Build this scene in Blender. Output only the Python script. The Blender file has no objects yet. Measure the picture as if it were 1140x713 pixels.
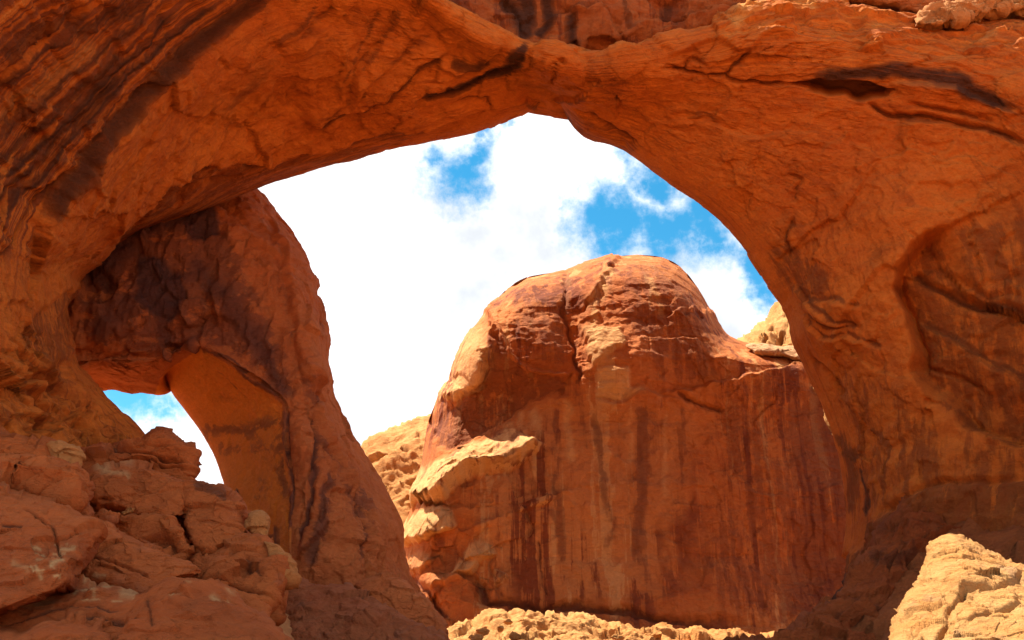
import bpy, math, random
import numpy as np
from mathutils import Vector

random.seed(7)
rng = np.random.default_rng(11)
S = bpy.context.scene
C = S.collection

# ------------------------------------------------------------------ camera
CAM_Z, PITCH, FPX = 1.7, math.radians(22), 1095.0      # focal length in pixels of the 1140 px wide photograph
cam_d = bpy.data.cameras.new('camera')
cam = bpy.data.objects.new('camera', cam_d)
C.objects.link(cam)
cam.location = (0, 0, CAM_Z)
cam.rotation_euler = (math.pi / 2 + PITCH, 0, 0)
cam_d.sensor_width = 36
cam_d.lens = 36 * FPX / 1140
cam_d.clip_start = 0.1
cam_d.clip_end = 6000
S.camera = cam

# ------------------------------------------------------------------ view, light
S.view_settings.view_transform = 'Standard'
S.view_settings.look = 'None'
S.view_settings.gamma = 1
S.view_settings.use_curve_mapping = False
S.view_settings.exposure = 1.42
S.render.engine = 'CYCLES'
S.cycles.max_bounces = 8
S.cycles.diffuse_bounces = 5
S.cycles.use_denoising = True

SUN = Vector((-0.36, 0.15, 0.92)).normalized()
sun_d = bpy.data.lights.new('sun', 'SUN')
sun_d.energy = 5.0
sun_d.angle = math.radians(0.5)
sun_d.color = (1.0, 0.91, 0.76)
sun = bpy.data.objects.new('sun', sun_d)
C.objects.link(sun)
sun.location = (0, 0, 120)
sun.rotation_euler = (-SUN).to_track_quat('-Z', 'Y').to_euler()


def pixdir(px, py):
    x = (np.asarray(px, float) - 570) / FPX
    y = (356.5 - np.asarray(py, float)) / FPX
    c, s = math.cos(PITCH), math.sin(PITCH)
    return x, c - y * s, s + y * c


def at(px, py, Y):
    """the point on the line of sight of a photo pixel that lies Y metres ahead of the camera"""
    dx, dy, dz = pixdir(px, py)
    k = np.asarray(Y, float) / dy
    return np.stack([dx * k, np.broadcast_to(Y, np.shape(k)) * 1.0, CAM_Z + dz * k], -1)


def project(P):
    c, s = math.cos(PITCH), math.sin(PITCH)
    x, y, z = P[:, 0], P[:, 1], P[:, 2] - CAM_Z
    f = np.maximum(y * c + z * s, 0.01)
    u = -y * s + z * c
    return 570 + FPX * x / f, 356.5 - FPX * u / f


# world: Nishita sky, broken bright cloud
W = bpy.data.worlds.new('World')
S.world = W
W.use_nodes = True
nt = W.node_tree
nt.nodes.clear()


def nd(t, typ, **kw):
    n = t.nodes.new(typ)
    for k, v in kw.items():
        setattr(n, k, v)
    return n


def mth(t, op, a, b=None, c=None, clamp=False):
    n = t.nodes.new('ShaderNodeMath')
    n.operation = op
    n.use_clamp = clamp
    for i, v in enumerate((a, b, c)):
        if v is None:
            continue
        if isinstance(v, (int, float)):
            n.inputs[i].default_value = v
        else:
            t.links.new(v, n.inputs[i])
    return n.outputs[0]


def sstep(t, v, lo, hi):
    n = t.nodes.new('ShaderNodeMapRange')
    n.interpolation_type = 'SMOOTHSTEP'
    t.links.new(v, n.inputs[0])
    n.inputs[1].default_value = lo
    n.inputs[2].default_value = hi
    return n.outputs[0]


def noise(t, vec, scale, detail=4, rough=0.55, dist=0.0):
    n = t.nodes.new('ShaderNodeTexNoise')
    if vec is not None:
        t.links.new(vec, n.inputs['Vector'])
    n.inputs['Scale'].default_value = scale
    n.inputs['Detail'].default_value = detail
    n.inputs['Roughness'].default_value = rough
    n.inputs['Distortion'].default_value = dist
    return n.outputs['Fac']


def mixc(t, f, a, b, mode='MIX'):
    n = t.nodes.new('ShaderNodeMix')
    n.data_type = 'RGBA'
    n.blend_type = mode
    n.clamp_factor = True
    for sock, v in ((n.inputs[0], f), (n.inputs[6], a), (n.inputs[7], b)):
        if isinstance(v, (int, float)):
            sock.default_value = v
        elif isinstance(v, tuple):
            sock.default_value = (*v, 1)
        else:
            t.links.new(v, sock)
    return n.outputs[2]


sky = nd(nt, 'ShaderNodeTexSky', sky_type='NISHITA', sun_disc=False)
sky.sun_elevation = math.asin(SUN.z)
sky.sun_rotation = math.atan2(SUN.x, SUN.y)
sky.altitude = 1500
sky.dust_density = 0.3
sky.ozone_density = 1.0
SKY_STRENGTH = 0.09
CLOUD = 0.56 / SKY_STRENGTH
tc = nd(nt, 'ShaderNodeTexCoord')
vdir = tc.outputs['Generated']
wn = nt.nodes.new('ShaderNodeTexNoise')
nt.links.new(vdir, wn.inputs['Vector'])
wn.inputs['Scale'].default_value = 9
wn.inputs['Detail'].default_value = 6
wn.inputs['Roughness'].default_value = 0.62
sub = nd(nt, 'ShaderNodeVectorMath', operation='SUBTRACT')
nt.links.new(wn.outputs['Color'], sub.inputs[0])
sub.inputs[1].default_value = (0.5, 0.5, 0.5)
scl = nd(nt, 'ShaderNodeVectorMath', operation='SCALE')
nt.links.new(sub.outputs[0], scl.inputs[0])
scl.inputs['Scale'].default_value = 0.15
add = nd(nt, 'ShaderNodeVectorMath', operation='ADD')
nt.links.new(vdir, add.inputs[0])
nt.links.new(scl.outputs[0], add.inputs[1])
# gaps in the cloud: direction and angular radius (px of the photograph)
holes = [(523, 190, 44, .95), (492, 165, 30, .75), (548, 155, 20, .9), (515, 215, 26, .7), (690, 250, 66, 1.05), (745, 255, 70, 1.0), (722, 185, 52, 1.1), (780, 225, 48, .95),
         (790, 275, 44, .8), (850, 308, 42, .95), (655, 225, 34, .6), (132, 428, 46, 1.15), (175, 436, 32, .9), (190, 474, 18, .6)]
gap = None
for (hx, hy, r, k) in holes:
    d = Vector([float(v) for v in pixdir(hx, hy)]).normalized()
    dn = nd(nt, 'ShaderNodeVectorMath', operation='DISTANCE')
    nt.links.new(add.outputs[0], dn.inputs[0])
    dn.inputs[1].default_value = d
    g = mth(nt, 'MULTIPLY', mth(nt, 'SUBTRACT', 1.0, mth(nt, 'DIVIDE', dn.outputs['Value'], 1.55 * r / FPX), clamp=True), k)
    gap = g if gap is None else mth(nt, 'MAXIMUM', gap, g)
n2 = noise(nt, vdir, 16, 7, 0.65)
n3 = noise(nt, vdir, 2.4, 3, 0.5)
# the rest of the sky: broken cloud
front = nd(nt, 'ShaderNodeVectorMath', operation='DISTANCE')
nt.links.new(vdir, front.inputs[0])
front.inputs[1].default_value = (0, math.cos(PITCH), math.sin(PITCH))
rest = mth(nt, 'MULTIPLY', sstep(nt, front.outputs['Value'], 0.55, 0.8), sstep(nt, n3, 0.50, 0.62))
gap = mth(nt, 'MAXIMUM', gap, rest)
gv = mth(nt, 'ADD', gap, mth(nt, 'MULTIPLY', mth(nt, 'SUBTRACT', n2, 0.5), 1.7))
bluemask = sstep(nt, mth(nt, 'MULTIPLY', gv, sstep(nt, gap, 0.0, 0.15)), 0.06, .74)
cl = mixc(nt, sstep(nt, noise(nt, vdir, 6, 6, 0.6), 0.35, 0.6), (CLOUD * .58, CLOUD * .61, CLOUD * .65), (CLOUD, CLOUD, CLOUD))
hs = nd(nt, 'ShaderNodeHueSaturation')
hs.inputs['Hue'].default_value = .475
hs.inputs['Saturation'].default_value = 1.38
hs.inputs['Value'].default_value = .95
nt.links.new(sky.outputs[0], hs.inputs['Color'])
skyc = mixc(nt, bluemask, cl, hs.outputs[0])
bg = nd(nt, 'ShaderNodeBackground')
nt.links.new(skyc, bg.inputs[0])
bg.inputs[1].default_value = SKY_STRENGTH
wo = nd(nt, 'ShaderNodeOutputWorld')
nt.links.new(bg.outputs[0], wo.inputs[0])

# ------------------------------------------------------------------ numpy noise
_perm = np.random.default_rng(3).permutation(256).astype(np.int32)
_perm = np.concatenate([_perm, _perm, _perm])
_g = np.random.default_rng(5).normal(size=(256, 3)).astype(np.float32)
_g /= np.linalg.norm(_g, axis=1, keepdims=True)


def perlin(P):
    P = P.astype(np.float32)
    I = np.floor(P).astype(np.int32)
    F = P - I
    I &= 255
    U = F * F * F * (F * (F * 6 - 15) + 10)
    out = 0
    for dx in (0, 1):
        wx = U[:, 0] if dx else 1 - U[:, 0]
        a = _perm[(I[:, 0] + dx) & 255]
        for dy in (0, 1):
            wy = U[:, 1] if dy else 1 - U[:, 1]
            b = _perm[a + ((I[:, 1] + dy) & 255)]
            for dz in (0, 1):
                wz = U[:, 2] if dz else 1 - U[:, 2]
                g = _g[_perm[b + ((I[:, 2] + dz) & 255)]]
                dt = g[:, 0] * (F[:, 0] - dx) + g[:, 1] * (F[:, 1] - dy) + g[:, 2] * (F[:, 2] - dz)
                out = out + wx * wy * wz * dt
    return out * 1.5


def fbm(P, octs=4, gain=0.5, lac=2.03):
    a, s, f = 1.0, 0, 1.0
    for i in range(octs):
        s = s + a * perlin(P * f + 17.3 * i)
        a *= gain
        f *= lac
    return s


def ridged(P, octs=3, gain=0.5):
    a, s, f = 1.0, 0, 1.0
    for i in range(octs):
        s = s + a * (1 - 2 * np.abs(perlin(P * f + 9.1 * i)))
        a *= gain
        f *= 2.1
    return s


def facets(P, tilt=0.6):
    """broken, planar pieces: each cell of a Voronoi pattern is a tilted plane of its own height"""
    P = P.astype(np.float32)
    I = np.floor(P).astype(np.int32)
    best = np.full(len(P), 9e9, np.float32)
    val = np.zeros(len(P), np.float32)
    for dx in (-1, 0, 1):
        for dy in (-1, 0, 1):
            for dz in (-1, 0, 1):
                J = I + np.array([dx, dy, dz], np.int32)
                h = _perm[_perm[_perm[J[:, 0] & 255] + (J[:, 1] & 255)] + (J[:, 2] & 255)]
                c = J + 0.5 + 0.42 * _g[h]
                D = P - c
                d2 = (D * D).sum(1)
                m = d2 < best
                best = np.where(m, d2, best)
                t = _g[(h * 7 + 31) & 255]
                val = np.where(m, (h / 255.0 - 0.5) + tilt * (t * D).sum(1), val)
    return val


def smooth(x, a, b):
    t = np.clip((x - a) / (b - a), 0, 1)
    return t * t * (3 - 2 * t)


# ------------------------------------------------------------------ splines, nets
def cr(A, n, closed=False, axis=0):
    """Catmull-Rom resampling of control points along one axis to n samples"""
    A = np.moveaxis(np.asarray(A, float), axis, 0)
    m = len(A)
    if closed:
        t = np.linspace(0, m, n, endpoint=False)
        i = np.floor(t).astype(int)
        g = lambda k: A[(i + k) % m]
    else:
        t = np.linspace(0, m - 1, n)
        i = np.minimum(np.floor(t).astype(int), m - 2)
        g = lambda k: A[np.clip(i + k, 0, m - 1)]
    f = (t - i).reshape((-1,) + (1,) * (A.ndim - 1))
    p0, p1, p2, p3 = g(-1), g(0), g(1), g(2)
    r = 0.5 * (2 * p1 + (p2 - p0) * f + (2 * p0 - 5 * p1 + 4 * p2 - p3) * f ** 2 + (3 * p1 - p0 - 3 * p2 + p3) * f ** 3)
    return np.moveaxis(r, 0, axis)


def uniform_poly(pts, n, closed=True):
    """smooth polyline resampled to even spacing"""
    d = cr(pts, 40 * len(pts), closed)
    if closed:
        d = np.vstack([d, d[:1]])
    L = np.r_[0, np.cumsum(np.linalg.norm(np.diff(d, axis=0), axis=1))]
    t = np.linspace(0, L[-1], n, endpoint=not closed)
    return np.stack([np.interp(t, L, d[:, k]) for k in range(d.shape[1])], 1)


def seg_dist(px, py, pts):
    """distance to a polyline, signed (+ on the left hand as drawn on the picture), and the position along it 0..1"""
    pts = np.asarray(pts, float)
    best = np.full(px.shape, 1e9)
    sg = np.ones(px.shape)
    pos = np.zeros(px.shape)
    n = len(pts) - 1
    for k in range(n):
        a, b = pts[k], pts[k + 1]
        ab = b - a
        L2 = max((ab ** 2).sum(), 1e-9)
        t = np.clip(((px - a[0]) * ab[0] + (py - a[1]) * ab[1]) / L2, 0, 1)
        dx, dy = px - a[0] - t * ab[0], py - a[1] - t * ab[1]
        d = np.hypot(dx, dy)
        m = d < best
        best = np.where(m, d, best)
        sg = np.where(m, np.sign(ab[1] * dx - ab[0] * dy), sg)
        pos = np.where(m, (k + t) / n, pos)
    return best, sg, pos


def in_poly(px, py, pts):
    pts = np.asarray(pts, float)
    ins = np.zeros(px.shape, bool)
    n = len(pts)
    for k in range(n):
        (x0, y0), (x1, y1) = pts[k], pts[(k + 1) % n]
        c = ((y0 > py) != (y1 > py)) & (px < (x1 - x0) * (py - y0) / (y1 - y0 + 1e-12) + x0)
        ins ^= c
    return ins


def features(P, feats):
    """relief (metres) and dark and pale amounts that drawn cracks, lips, hollows, stains and painted light give to surface points P"""
    n = len(P)
    disp = np.zeros(n)
    dark = np.zeros(n)
    pale = np.zeros(n)
    if not feats:
        return disp, dark, pale
    px, py = project(P)
    w1 = fbm(P * 0.55, 3)
    w2 = fbm(P * 0.55 + 50, 3)
    px = px + 6 * w1
    py = py + 6 * w2
    rag = 0.5 + 0.9 * fbm(P * np.array([.9, .9, .9]) + 30, 4)
    for f in feats:
        pts = np.asarray(f['p'], float)
        w = f.get('w', 4)
        reach = max(w * 4, f.get('fall', 0) * 4)
        m = (px > pts[:, 0].min() - reach) & (px < pts[:, 0].max() + reach) & (py > pts[:, 1].min() - reach) & (py < pts[:, 1].max() + reach)
        if not m.any():
            continue
        x, y = px[m], py[m]
        k = f['k']
        if k == 'area':
            d, s, t = seg_dist(x, y, np.vstack([pts, pts[:1]]))
            ins = in_poly(x, y, pts)
            sd = np.where(ins, d, -d)
            a = smooth(sd, -w * .5, w * .5)
            disp[m] += f.get('amp', 0) * a
            dark[m] = np.maximum(dark[m], f.get('dark', 0) * a)
            pale[m] = np.maximum(pale[m], f.get('pale', 0) * a)
            continue
        d, s, t = seg_dist(x, y, pts)
        taper = np.clip(np.minimum(t, 1 - t) * 8 + .15, 0, 1) if f.get('taper', 1) else 1
        if k == 'groove':
            a = np.exp(-(d / w) ** 2) * taper
            disp[m] -= f.get('amp', .3) * a
        elif k == 'ramp':
            sd = d * s
            a = smooth(sd, -w * .5, w * .5) * np.clip(1 - sd / f['fall'], 0, 1) * np.clip(np.minimum(t, 1 - t) * 6, 0, 1)
            disp[m] += f['amp'] * a
            pale[m] = np.maximum(pale[m], f.get('pale', 0) * smooth(a, .02, .25))
            continue
        elif k == 'step':
            sd = d * s
            a = smooth(sd, -w * .5, w * .5) * np.exp(-np.maximum(sd, 0) / f.get('fall', 40)) * taper
            disp[m] += f.get('amp', .3) * a
            a = np.exp(-((sd + w) / (w * 1.2)) ** 2) * taper
        else:
            a = np.exp(-(d / w) ** 2) * taper
        r = 1.0
        dark[m] = np.maximum(dark[m], f.get('dark', 0) * a * r)
        pale[m] = np.maximum(pale[m], f.get('pale', 0) * a * r)
    return disp, dark, pale


def G(p, w=3, amp=.3, dark=.5, **k): return dict(k='groove', p=p, w=w, amp=amp, dark=dark, **k)
def ST(p, w=3, amp=.35, fall=40, dark=.3, **k): return dict(k='step', p=p, w=w, amp=amp, fall=fall, dark=dark, **k)
def RP(p, w=4, amp=2., fall=50, pale=.8, **k): return dict(k='ramp', p=p, w=w, amp=amp, fall=fall, pale=pale, **k)
def D(p, w=8, dark=.9, **k): return dict(k='stain_and_light', p=p, w=w, dark=dark, **k)
def PL(p, w=8, pale=.8, **k): return dict(k='stain_and_light', p=p, w=w, pale=pale, **k)
def AR(p, w=6, amp=0, **k): return dict(k='area', p=p, w=w, amp=amp, **k)


# ------------------------------------------------------------------ meshes
def grid_mesh(name, V, closed_u=False, closed_v=False):
    """V: (nv, nu, 3) grid -> mesh"""
    nv, nu = V.shape[:2]
    idx = np.arange(nv * nu).reshape(nv, nu)
    if closed_u:
        idx = np.hstack([idx, idx[:, :1]])
    if closed_v:
        idx = np.vstack([idx, idx[:1]])
    q = np.stack([idx[:-1, :-1], idx[:-1, 1:], idx[1:, 1:], idx[1:, :-1]], -1).reshape(-1, 4)
    return raw_mesh(name, V.reshape(-1, 3), q)


def raw_mesh(name, V, q):
    me = bpy.data.meshes.new(name)
    me.vertices.add(len(V))
    me.vertices.foreach_set('co', np.ascontiguousarray(V, np.float32).ravel())
    me.loops.add(q.size)
    me.loops.foreach_set('vertex_index', q.astype(np.int32).ravel())
    me.polygons.add(len(q))
    me.polygons.foreach_set('loop_start', np.arange(0, q.size, q.shape[1], dtype=np.int32))
    me.polygons.foreach_set('loop_total', np.full(len(q), q.shape[1], np.int32))
    me.update(calc_edges=True)
    return me


def get_co(me):
    a = np.empty(len(me.vertices) * 3, np.float32)
    me.vertices.foreach_get('co', a)
    return a.reshape(-1, 3).astype(float)


def get_no(me):
    a = np.empty(len(me.vertices) * 3, np.float32)
    me.vertex_normals.foreach_get('vector', a)
    return a.reshape(-1, 3).astype(float)


def rough(P, a):
    """relief in metres for surface points: a = dict of amplitudes"""
    d = np.zeros(len(P))
    w = np.stack([fbm(P * .3 + 5, 3), fbm(P * .3 + 25, 3), fbm(P * .3 + 45, 3)], 1)
    if a.get('big'):
        d += a['big'] * fbm(P * a.get('bigf', .11), 3)
    if a.get('mid'):
        d += a['mid'] * fbm(P * a.get('midf', .5), 4, .55)
    if a.get('fac'):
        f = a.get('facf', .35)
        d += a['fac'] * facets((P + .8 * w) * f * np.array([1, 1, a.get('facz', 1.3)]), a.get('tilt', .7))
    if a.get('fac2'):
        f = a.get('fac2f', 1.1)
        d += a['fac2'] * facets((P + .35 * w) * f * np.array([1, 1, a.get('facz', 1.3)]), .7)
    if a.get('fac3'):
        d += a['fac3'] * facets((P + .15 * w) * 3.0, .9)
    if a.get('strata'):
        zz = P[:, 2] * a.get('strataf', .9) + .5 * w[:, 0] + a.get('dip', 0) * P[:, 0]
        fr = zz - np.floor(zz)
        keep = smooth(fbm(P * .16 + 70, 2), -.25, .3)
        d += a['strata'] * keep * (smooth(fr, 0, .72) - smooth(fr, .72, 1.0))
    if a.get('fine'):
        d += a['fine'] * ridged(P * a.get('finef', 1.7), 3, .6)
    return d


ALL = []


def finish(name, me, mat, parent=None, amps=None, feats=None, outward=None, band=None, label=None, cat=None, group=None, kind=None,
           passes=1, extra=None, bandmask=None, squash=None, calm=None):
    """displace, colour and link ONE mesh object"""
    P = get_co(me)
    N = get_no(me)
    ref = outward(P) if outward is not None else (np.array([0, 0, CAM_Z]) - P)
    if (N * ref).sum(1).mean() < 0:
        me.flip_normals()
        N = -N
    if squash is not None:                                   # relief mostly out of the wall, less sideways
        N = N * np.array(squash)
    fd, dark, pale = features(P, feats)
    d = rough(P, amps) if amps else np.zeros(len(P))
    if calm is not None:                                     # less relief right at an outline that is itself exact
        d = d * calm(P)
    d = d + fd
    if extra is not None:
        d = d + extra(P)
    Q = P + N * d[:, None]
    base = parent.location if parent is not None else Vector((float(Q[:, 0].mean()), float(Q[:, 1].mean()), float(Q[:, 2].min())))
    me.vertices.foreach_set('co', (Q - np.array(base)).astype(np.float32).ravel())
    if band is None:
        band = Q[:, 2]
    col = np.stack([dark, pale, np.zeros(len(P)) if bandmask is None else bandmask(P), np.ones(len(P))], 1).astype(np.float32)
    at_ = me.attributes.new('stain_and_light', 'FLOAT_COLOR', 'POINT')  # holds stains together with painted shade and highlights
    at_.data.foreach_set('color', col.ravel())
    b_ = me.attributes.new('bed', 'FLOAT', 'POINT')
    b_.data.foreach_set('value', np.asarray(band, np.float32).ravel())
    me.shade_smooth()
    me.update()
    o = bpy.data.objects.new(name, me)
    C.objects.link(o)
    me.materials.append(mat)
    if parent is not None:
        o.parent = parent
    else:
        o.location = base
    tag(o, label, cat, group, kind)
    return o


def tag(o, label=None, cat=None, group=None, kind=None):
    if label: o['label'] = label
    if cat: o['category'] = cat
    if group: o['group'] = group
    if kind: o['kind'] = kind


def empty(name, loc, label, cat, group=None):
    o = bpy.data.objects.new(name, None)
    C.objects.link(o)
    o.location = loc
    tag(o, label, cat, group)
    return o


# ------------------------------------------------------------------ materials
def rock_mat(name, c1, c2, dark=(.075, .026, .014), pale=(.62, .40, .22), bands=0.0, bandf=1.0, streak=0.0, drip_pale=0.0, bump=0.25,
             mott=0.5, varn=0.25, grey=0.0, fresh_col=None):
    m = bpy.data.materials.new(name)
    m.use_nodes = True
    t = m.node_tree
    t.nodes.clear()
    geo = nd(t, 'ShaderNodeNewGeometry')
    pos = geo.outputs['Position']

    def mapped(sx, sy, sz, off=0):
        mp = nd(t, 'ShaderNodeMapping')
        t.links.new(pos, mp.inputs['Vector'])
        mp.inputs['Scale'].default_value = (sx, sy, sz)
        mp.inputs['Location'].default_value = (off, off * 1.7, off * .3)
        return mp.outputs[0]
    st = nd(t, 'ShaderNodeAttribute', attribute_name='stain_and_light')
    sep = nd(t, 'ShaderNodeSeparateColor')
    t.links.new(st.outputs['Color'], sep.inputs[0])
    bed = nd(t, 'ShaderNodeAttribute', attribute_name='bed')
    # large and medium mottling between two rock colours
    big = noise(t, mapped(.12, .12, .16), 1.0, 5, .6, .4)
    med = noise(t, mapped(.9, .9, 1.3, 3), 1.0, 6, .65, .3)
    fine = noise(t, mapped(6, 6, 8, 9), 1.0, 5, .7)
    f = mth(t, 'ADD', mth(t, 'MULTIPLY', sstep(t, big, .32, .68), .55), mth(t, 'MULTIPLY', sstep(t, med, .3, .7), .45))
    col = mixc(t, f, c1, c2)
    # beds
    if bands:
        bmask = mth(t, 'MULTIPLY', sep.outputs[2], bands)
        cx = nd(t, 'ShaderNodeCombineXYZ')
        wob = noise(t, mapped(.3, .3, .3, 5), 1.0, 4, .6)
        t.links.new(mth(t, 'ADD', mth(t, 'MULTIPLY', bed.outputs['Fac'], bandf), mth(t, 'MULTIPLY', wob, .9)), cx.inputs[0])
        bn = noise(t, cx.outputs[0], 1.0, 6, .62)
        lo = (.22, .06, .022)
        b1 = mth(t, 'MULTIPLY', mth(t, 'SUBTRACT', 1.0, sstep(t, bn, .47, .53)), bmask)
        col = mixc(t, b1, col, lo)
        b2 = mth(t, 'MULTIPLY', sstep(t, bn, .55, .62), mth(t, 'MULTIPLY', bmask, .55))
        col = mixc(t, b2, col, pale)
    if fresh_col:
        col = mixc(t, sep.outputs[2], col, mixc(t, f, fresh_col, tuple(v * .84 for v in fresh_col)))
    pl = mth(t, 'MULTIPLY', sep.outputs[1], mth(t, 'ADD', .5, med), clamp=True)
    col = mixc(t, pl, col, pale)
    # drips running down the wall
    if streak:
        vs = noise(t, mapped(.55, .3, .020, 11), 1.0, 6, .68, .35)
        vs2 = noise(t, mapped(1.6, .8, .04, 21), 1.0, 4, .6)
        a = mth(t, 'MULTIPLY', sstep(t, mth(t, 'ADD', mth(t, 'MULTIPLY', vs, .6), mth(t, 'MULTIPLY', vs2, .4)), .50, .555), streak)
        br = sstep(t, noise(t, mapped(.14, .14, .09, 31), 1.0, 4, .6), .42, .58)
        col = mixc(t, mth(t, 'MULTIPLY', a, br), col, (.20, .05, .02))
        if drip_pale:
            a = mth(t, 'MULTIPLY', mth(t, 'SUBTRACT', 1.0, sstep(t, vs, .38, .44)), drip_pale)
            col = mixc(t, a, col, pale)
    # dark desert varnish in patches, pale scars
    if varn:
        v = mth(t, 'MULTIPLY', sstep(t, noise(t, mapped(.22, .22, .3, 41), 1.0, 7, .68, .6), .56, .72), varn)
        col = mixc(t, v, col, dark)
    if streak:
        rn = noise(t, mapped(1.8, 1.2, .10, 51), 1.0, 5, .65)
    elif bands:
        c3 = nd(t, 'ShaderNodeCombineXYZ')
        s3 = nd(t, 'ShaderNodeSeparateXYZ')
        t.links.new(pos, s3.inputs[0])
        t.links.new(mth(t, 'MULTIPLY', bed.outputs['Fac'], 14.0), c3.inputs[0])
        t.links.new(mth(t, 'MULTIPLY', s3.outputs[0], .35), c3.inputs[1])
        t.links.new(mth(t, 'MULTIPLY', s3.outputs[2], .35), c3.inputs[2])
        rn = noise(t, c3.outputs[0], 1.0, 6, .65, .3)
    else:
        rn = med
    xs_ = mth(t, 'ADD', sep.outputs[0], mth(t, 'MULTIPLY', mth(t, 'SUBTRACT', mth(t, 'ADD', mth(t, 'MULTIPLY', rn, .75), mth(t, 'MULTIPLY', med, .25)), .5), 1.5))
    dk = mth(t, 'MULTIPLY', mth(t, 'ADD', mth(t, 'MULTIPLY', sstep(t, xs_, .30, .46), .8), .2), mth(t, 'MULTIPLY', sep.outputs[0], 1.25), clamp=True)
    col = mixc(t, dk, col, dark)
    if grey:
        g = mth(t, 'MULTIPLY', sstep(t, noise(t, mapped(.5, .5, .7, 61), 1.0, 6, .65, .5), .56, .68), grey)
        col = mixc(t, g, col, (.17, .12, .105))
    if bands:
        col = mixc(t, mth(t, 'MULTIPLY', sstep(t, rn, .54, .62), .38), col, (.24, .055, .014))
    # fine grain
    mv = mth(t, 'ADD', 1 - .5 * mott, mth(t, 'MULTIPLY', fine, mott))
    gr = nd(t, 'ShaderNodeVectorMath', operation='SCALE')
    t.links.new(col, gr.inputs[0])
    t.links.new(mv, gr.inputs['Scale'])
    b = nd(t, 'ShaderNodeBsdfPrincipled')
    t.links.new(gr.outputs[0], b.inputs['Base Color'])
    b.inputs['Roughness'].default_value = .9
    b.inputs['Specular IOR Level'].default_value = .15
    # bump: grain, pits, hairline cracks
    h1 = noise(t, mapped(2.2, 2.2, 3.0, 71), 1.0, 8, .7)
    rid = mth(t, 'ABSOLUTE', mth(t, 'SUBTRACT', noise(t, mapped(.55, .55, 1.5, 81), 1.0, 5, .6, .2), .5))
    crack = mth(t, 'MULTIPLY', sstep(t, rid, 0.0, .012), .10)
    hh = mth(t, 'ADD', h1, crack)
    if bands:
        hh = mth(t, 'ADD', hh, mth(t, 'MULTIPLY', rn, .55))
    bp = nd(t, 'ShaderNodeBump')
    bp.inputs['Strength'].default_value = .9
    bp.inputs['Distance'].default_value = bump
    t.links.new(hh, bp.inputs['Height'])
    t.links.new(bp.outputs[0], b.inputs['Normal'])
    o = nd(t, 'ShaderNodeOutputMaterial')
    t.links.new(b.outputs[0], o.inputs[0])
    return m


M_ARCH = rock_mat('arch_sandstone', (.60, .172, .024), (.44, .10, .016), varn=.45, bump=.24, mott=.55, bands=.95, bandf=14.0, pale=(.62, .27, .07))
M_CAP = rock_mat('cap_sandstone', (.44, .16, .05), (.36, .105, .035), varn=.3, bump=.2, pale=(.6, .36, .2))
M_REAR = rock_mat('varnished_sandstone', (.50, .15, .045), (.40, .10, .03), dark=(.10, .038, .03), varn=.35, bump=.28, fresh_col=(.74, .225, .03))
M_BUTT = rock_mat('streaked_sandstone', (.50, .17, .045), (.40, .11, .03), streak=.95, drip_pale=.5, varn=.3, bump=.25, pale=(.62, .35, .14), dark=(.14, .042, .024))
M_PALE = rock_mat('pale_sandstone', (.51, .26, .09), (.45, .19, .055), varn=.1, bump=.3)
M_RUB = rock_mat('rubble_sandstone', (.56, .30, .11), (.47, .185, .05), varn=.1, bump=.3)
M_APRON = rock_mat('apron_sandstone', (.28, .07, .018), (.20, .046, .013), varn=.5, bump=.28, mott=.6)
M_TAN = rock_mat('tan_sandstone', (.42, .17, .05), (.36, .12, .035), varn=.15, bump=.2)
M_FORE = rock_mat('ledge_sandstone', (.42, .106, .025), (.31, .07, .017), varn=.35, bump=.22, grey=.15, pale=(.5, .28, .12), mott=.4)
M_BOULD = rock_mat('bleached_sandstone', (.53, .31, .12), (.46, .20, .055), varn=.15, bump=.35, grey=.3)
M_SAND = rock_mat('red_sand', (.50, .23, .09), (.44, .18, .065), varn=.3, bump=.3, mott=.7, fresh_col=(.30, .088, .026))

# ------------------------------------------------------------------ ground
gx = np.sinh(np.linspace(-6.2, 6.2, 560)) * 6.5
gy = np.sinh(np.linspace(-6.2, 6.2, 560)) * 6.5 + 38
X, Yg = np.meshgrid(gx, gy)


def ground_z(x, y):
    base = np.interp(y, [-200, 0, 12, 30, 46, 60, 80, 130], [0, 0, .3, 2.0, 4.0, 5.2, 5.4, 2.0])
    right = smooth(x, 10, 22) * np.interp(y, [8, 18, 30, 44, 50, 54, 60, 90], [0, .5, 2.6, 6.2, 4.5, 1.5, 0, 0])
    left = smooth(-x, 5, 15) * np.interp(y, [2, 10, 22, 40, 60, 90], [0, .2, 1.6, 4.0, 4.0, 0])
    return base + right + left


Zg = ground_z(X, Yg)
Pg = np.stack([X, Yg, Zg], -1).reshape(-1, 3)
near = np.exp(-((Pg[:, 0] / 70) ** 2 + ((Pg[:, 1] - 30) / 70) ** 2))
Pg[:, 2] += near * (.5 * fbm(Pg * .22, 4) + .18 * ridged(Pg * .9, 3) + (.75 * facets(Pg * .42, .9) + .35 * facets(Pg * 1.2, .9) + .12 * facets(Pg * 3.1, .9)) * smooth(Pg[:, 0], 6, 12)) - near * .1
me = grid_mesh('ground', Pg.reshape(X.shape + (3,)))
finish('ground', me, M_SAND, outward=lambda P: np.broadcast_to([0, 0, 1.], P.shape), kind='structure',
       bandmask=lambda P: smooth(P[:, 0] + .8 * fbm(P * .4, 3), 7, 9) * (1 - smooth(P[:, 0], 45, 50)) * smooth(P[:, 1], 20, 26) * (1 - smooth(P[:, 1], 56, 58)))

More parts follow.
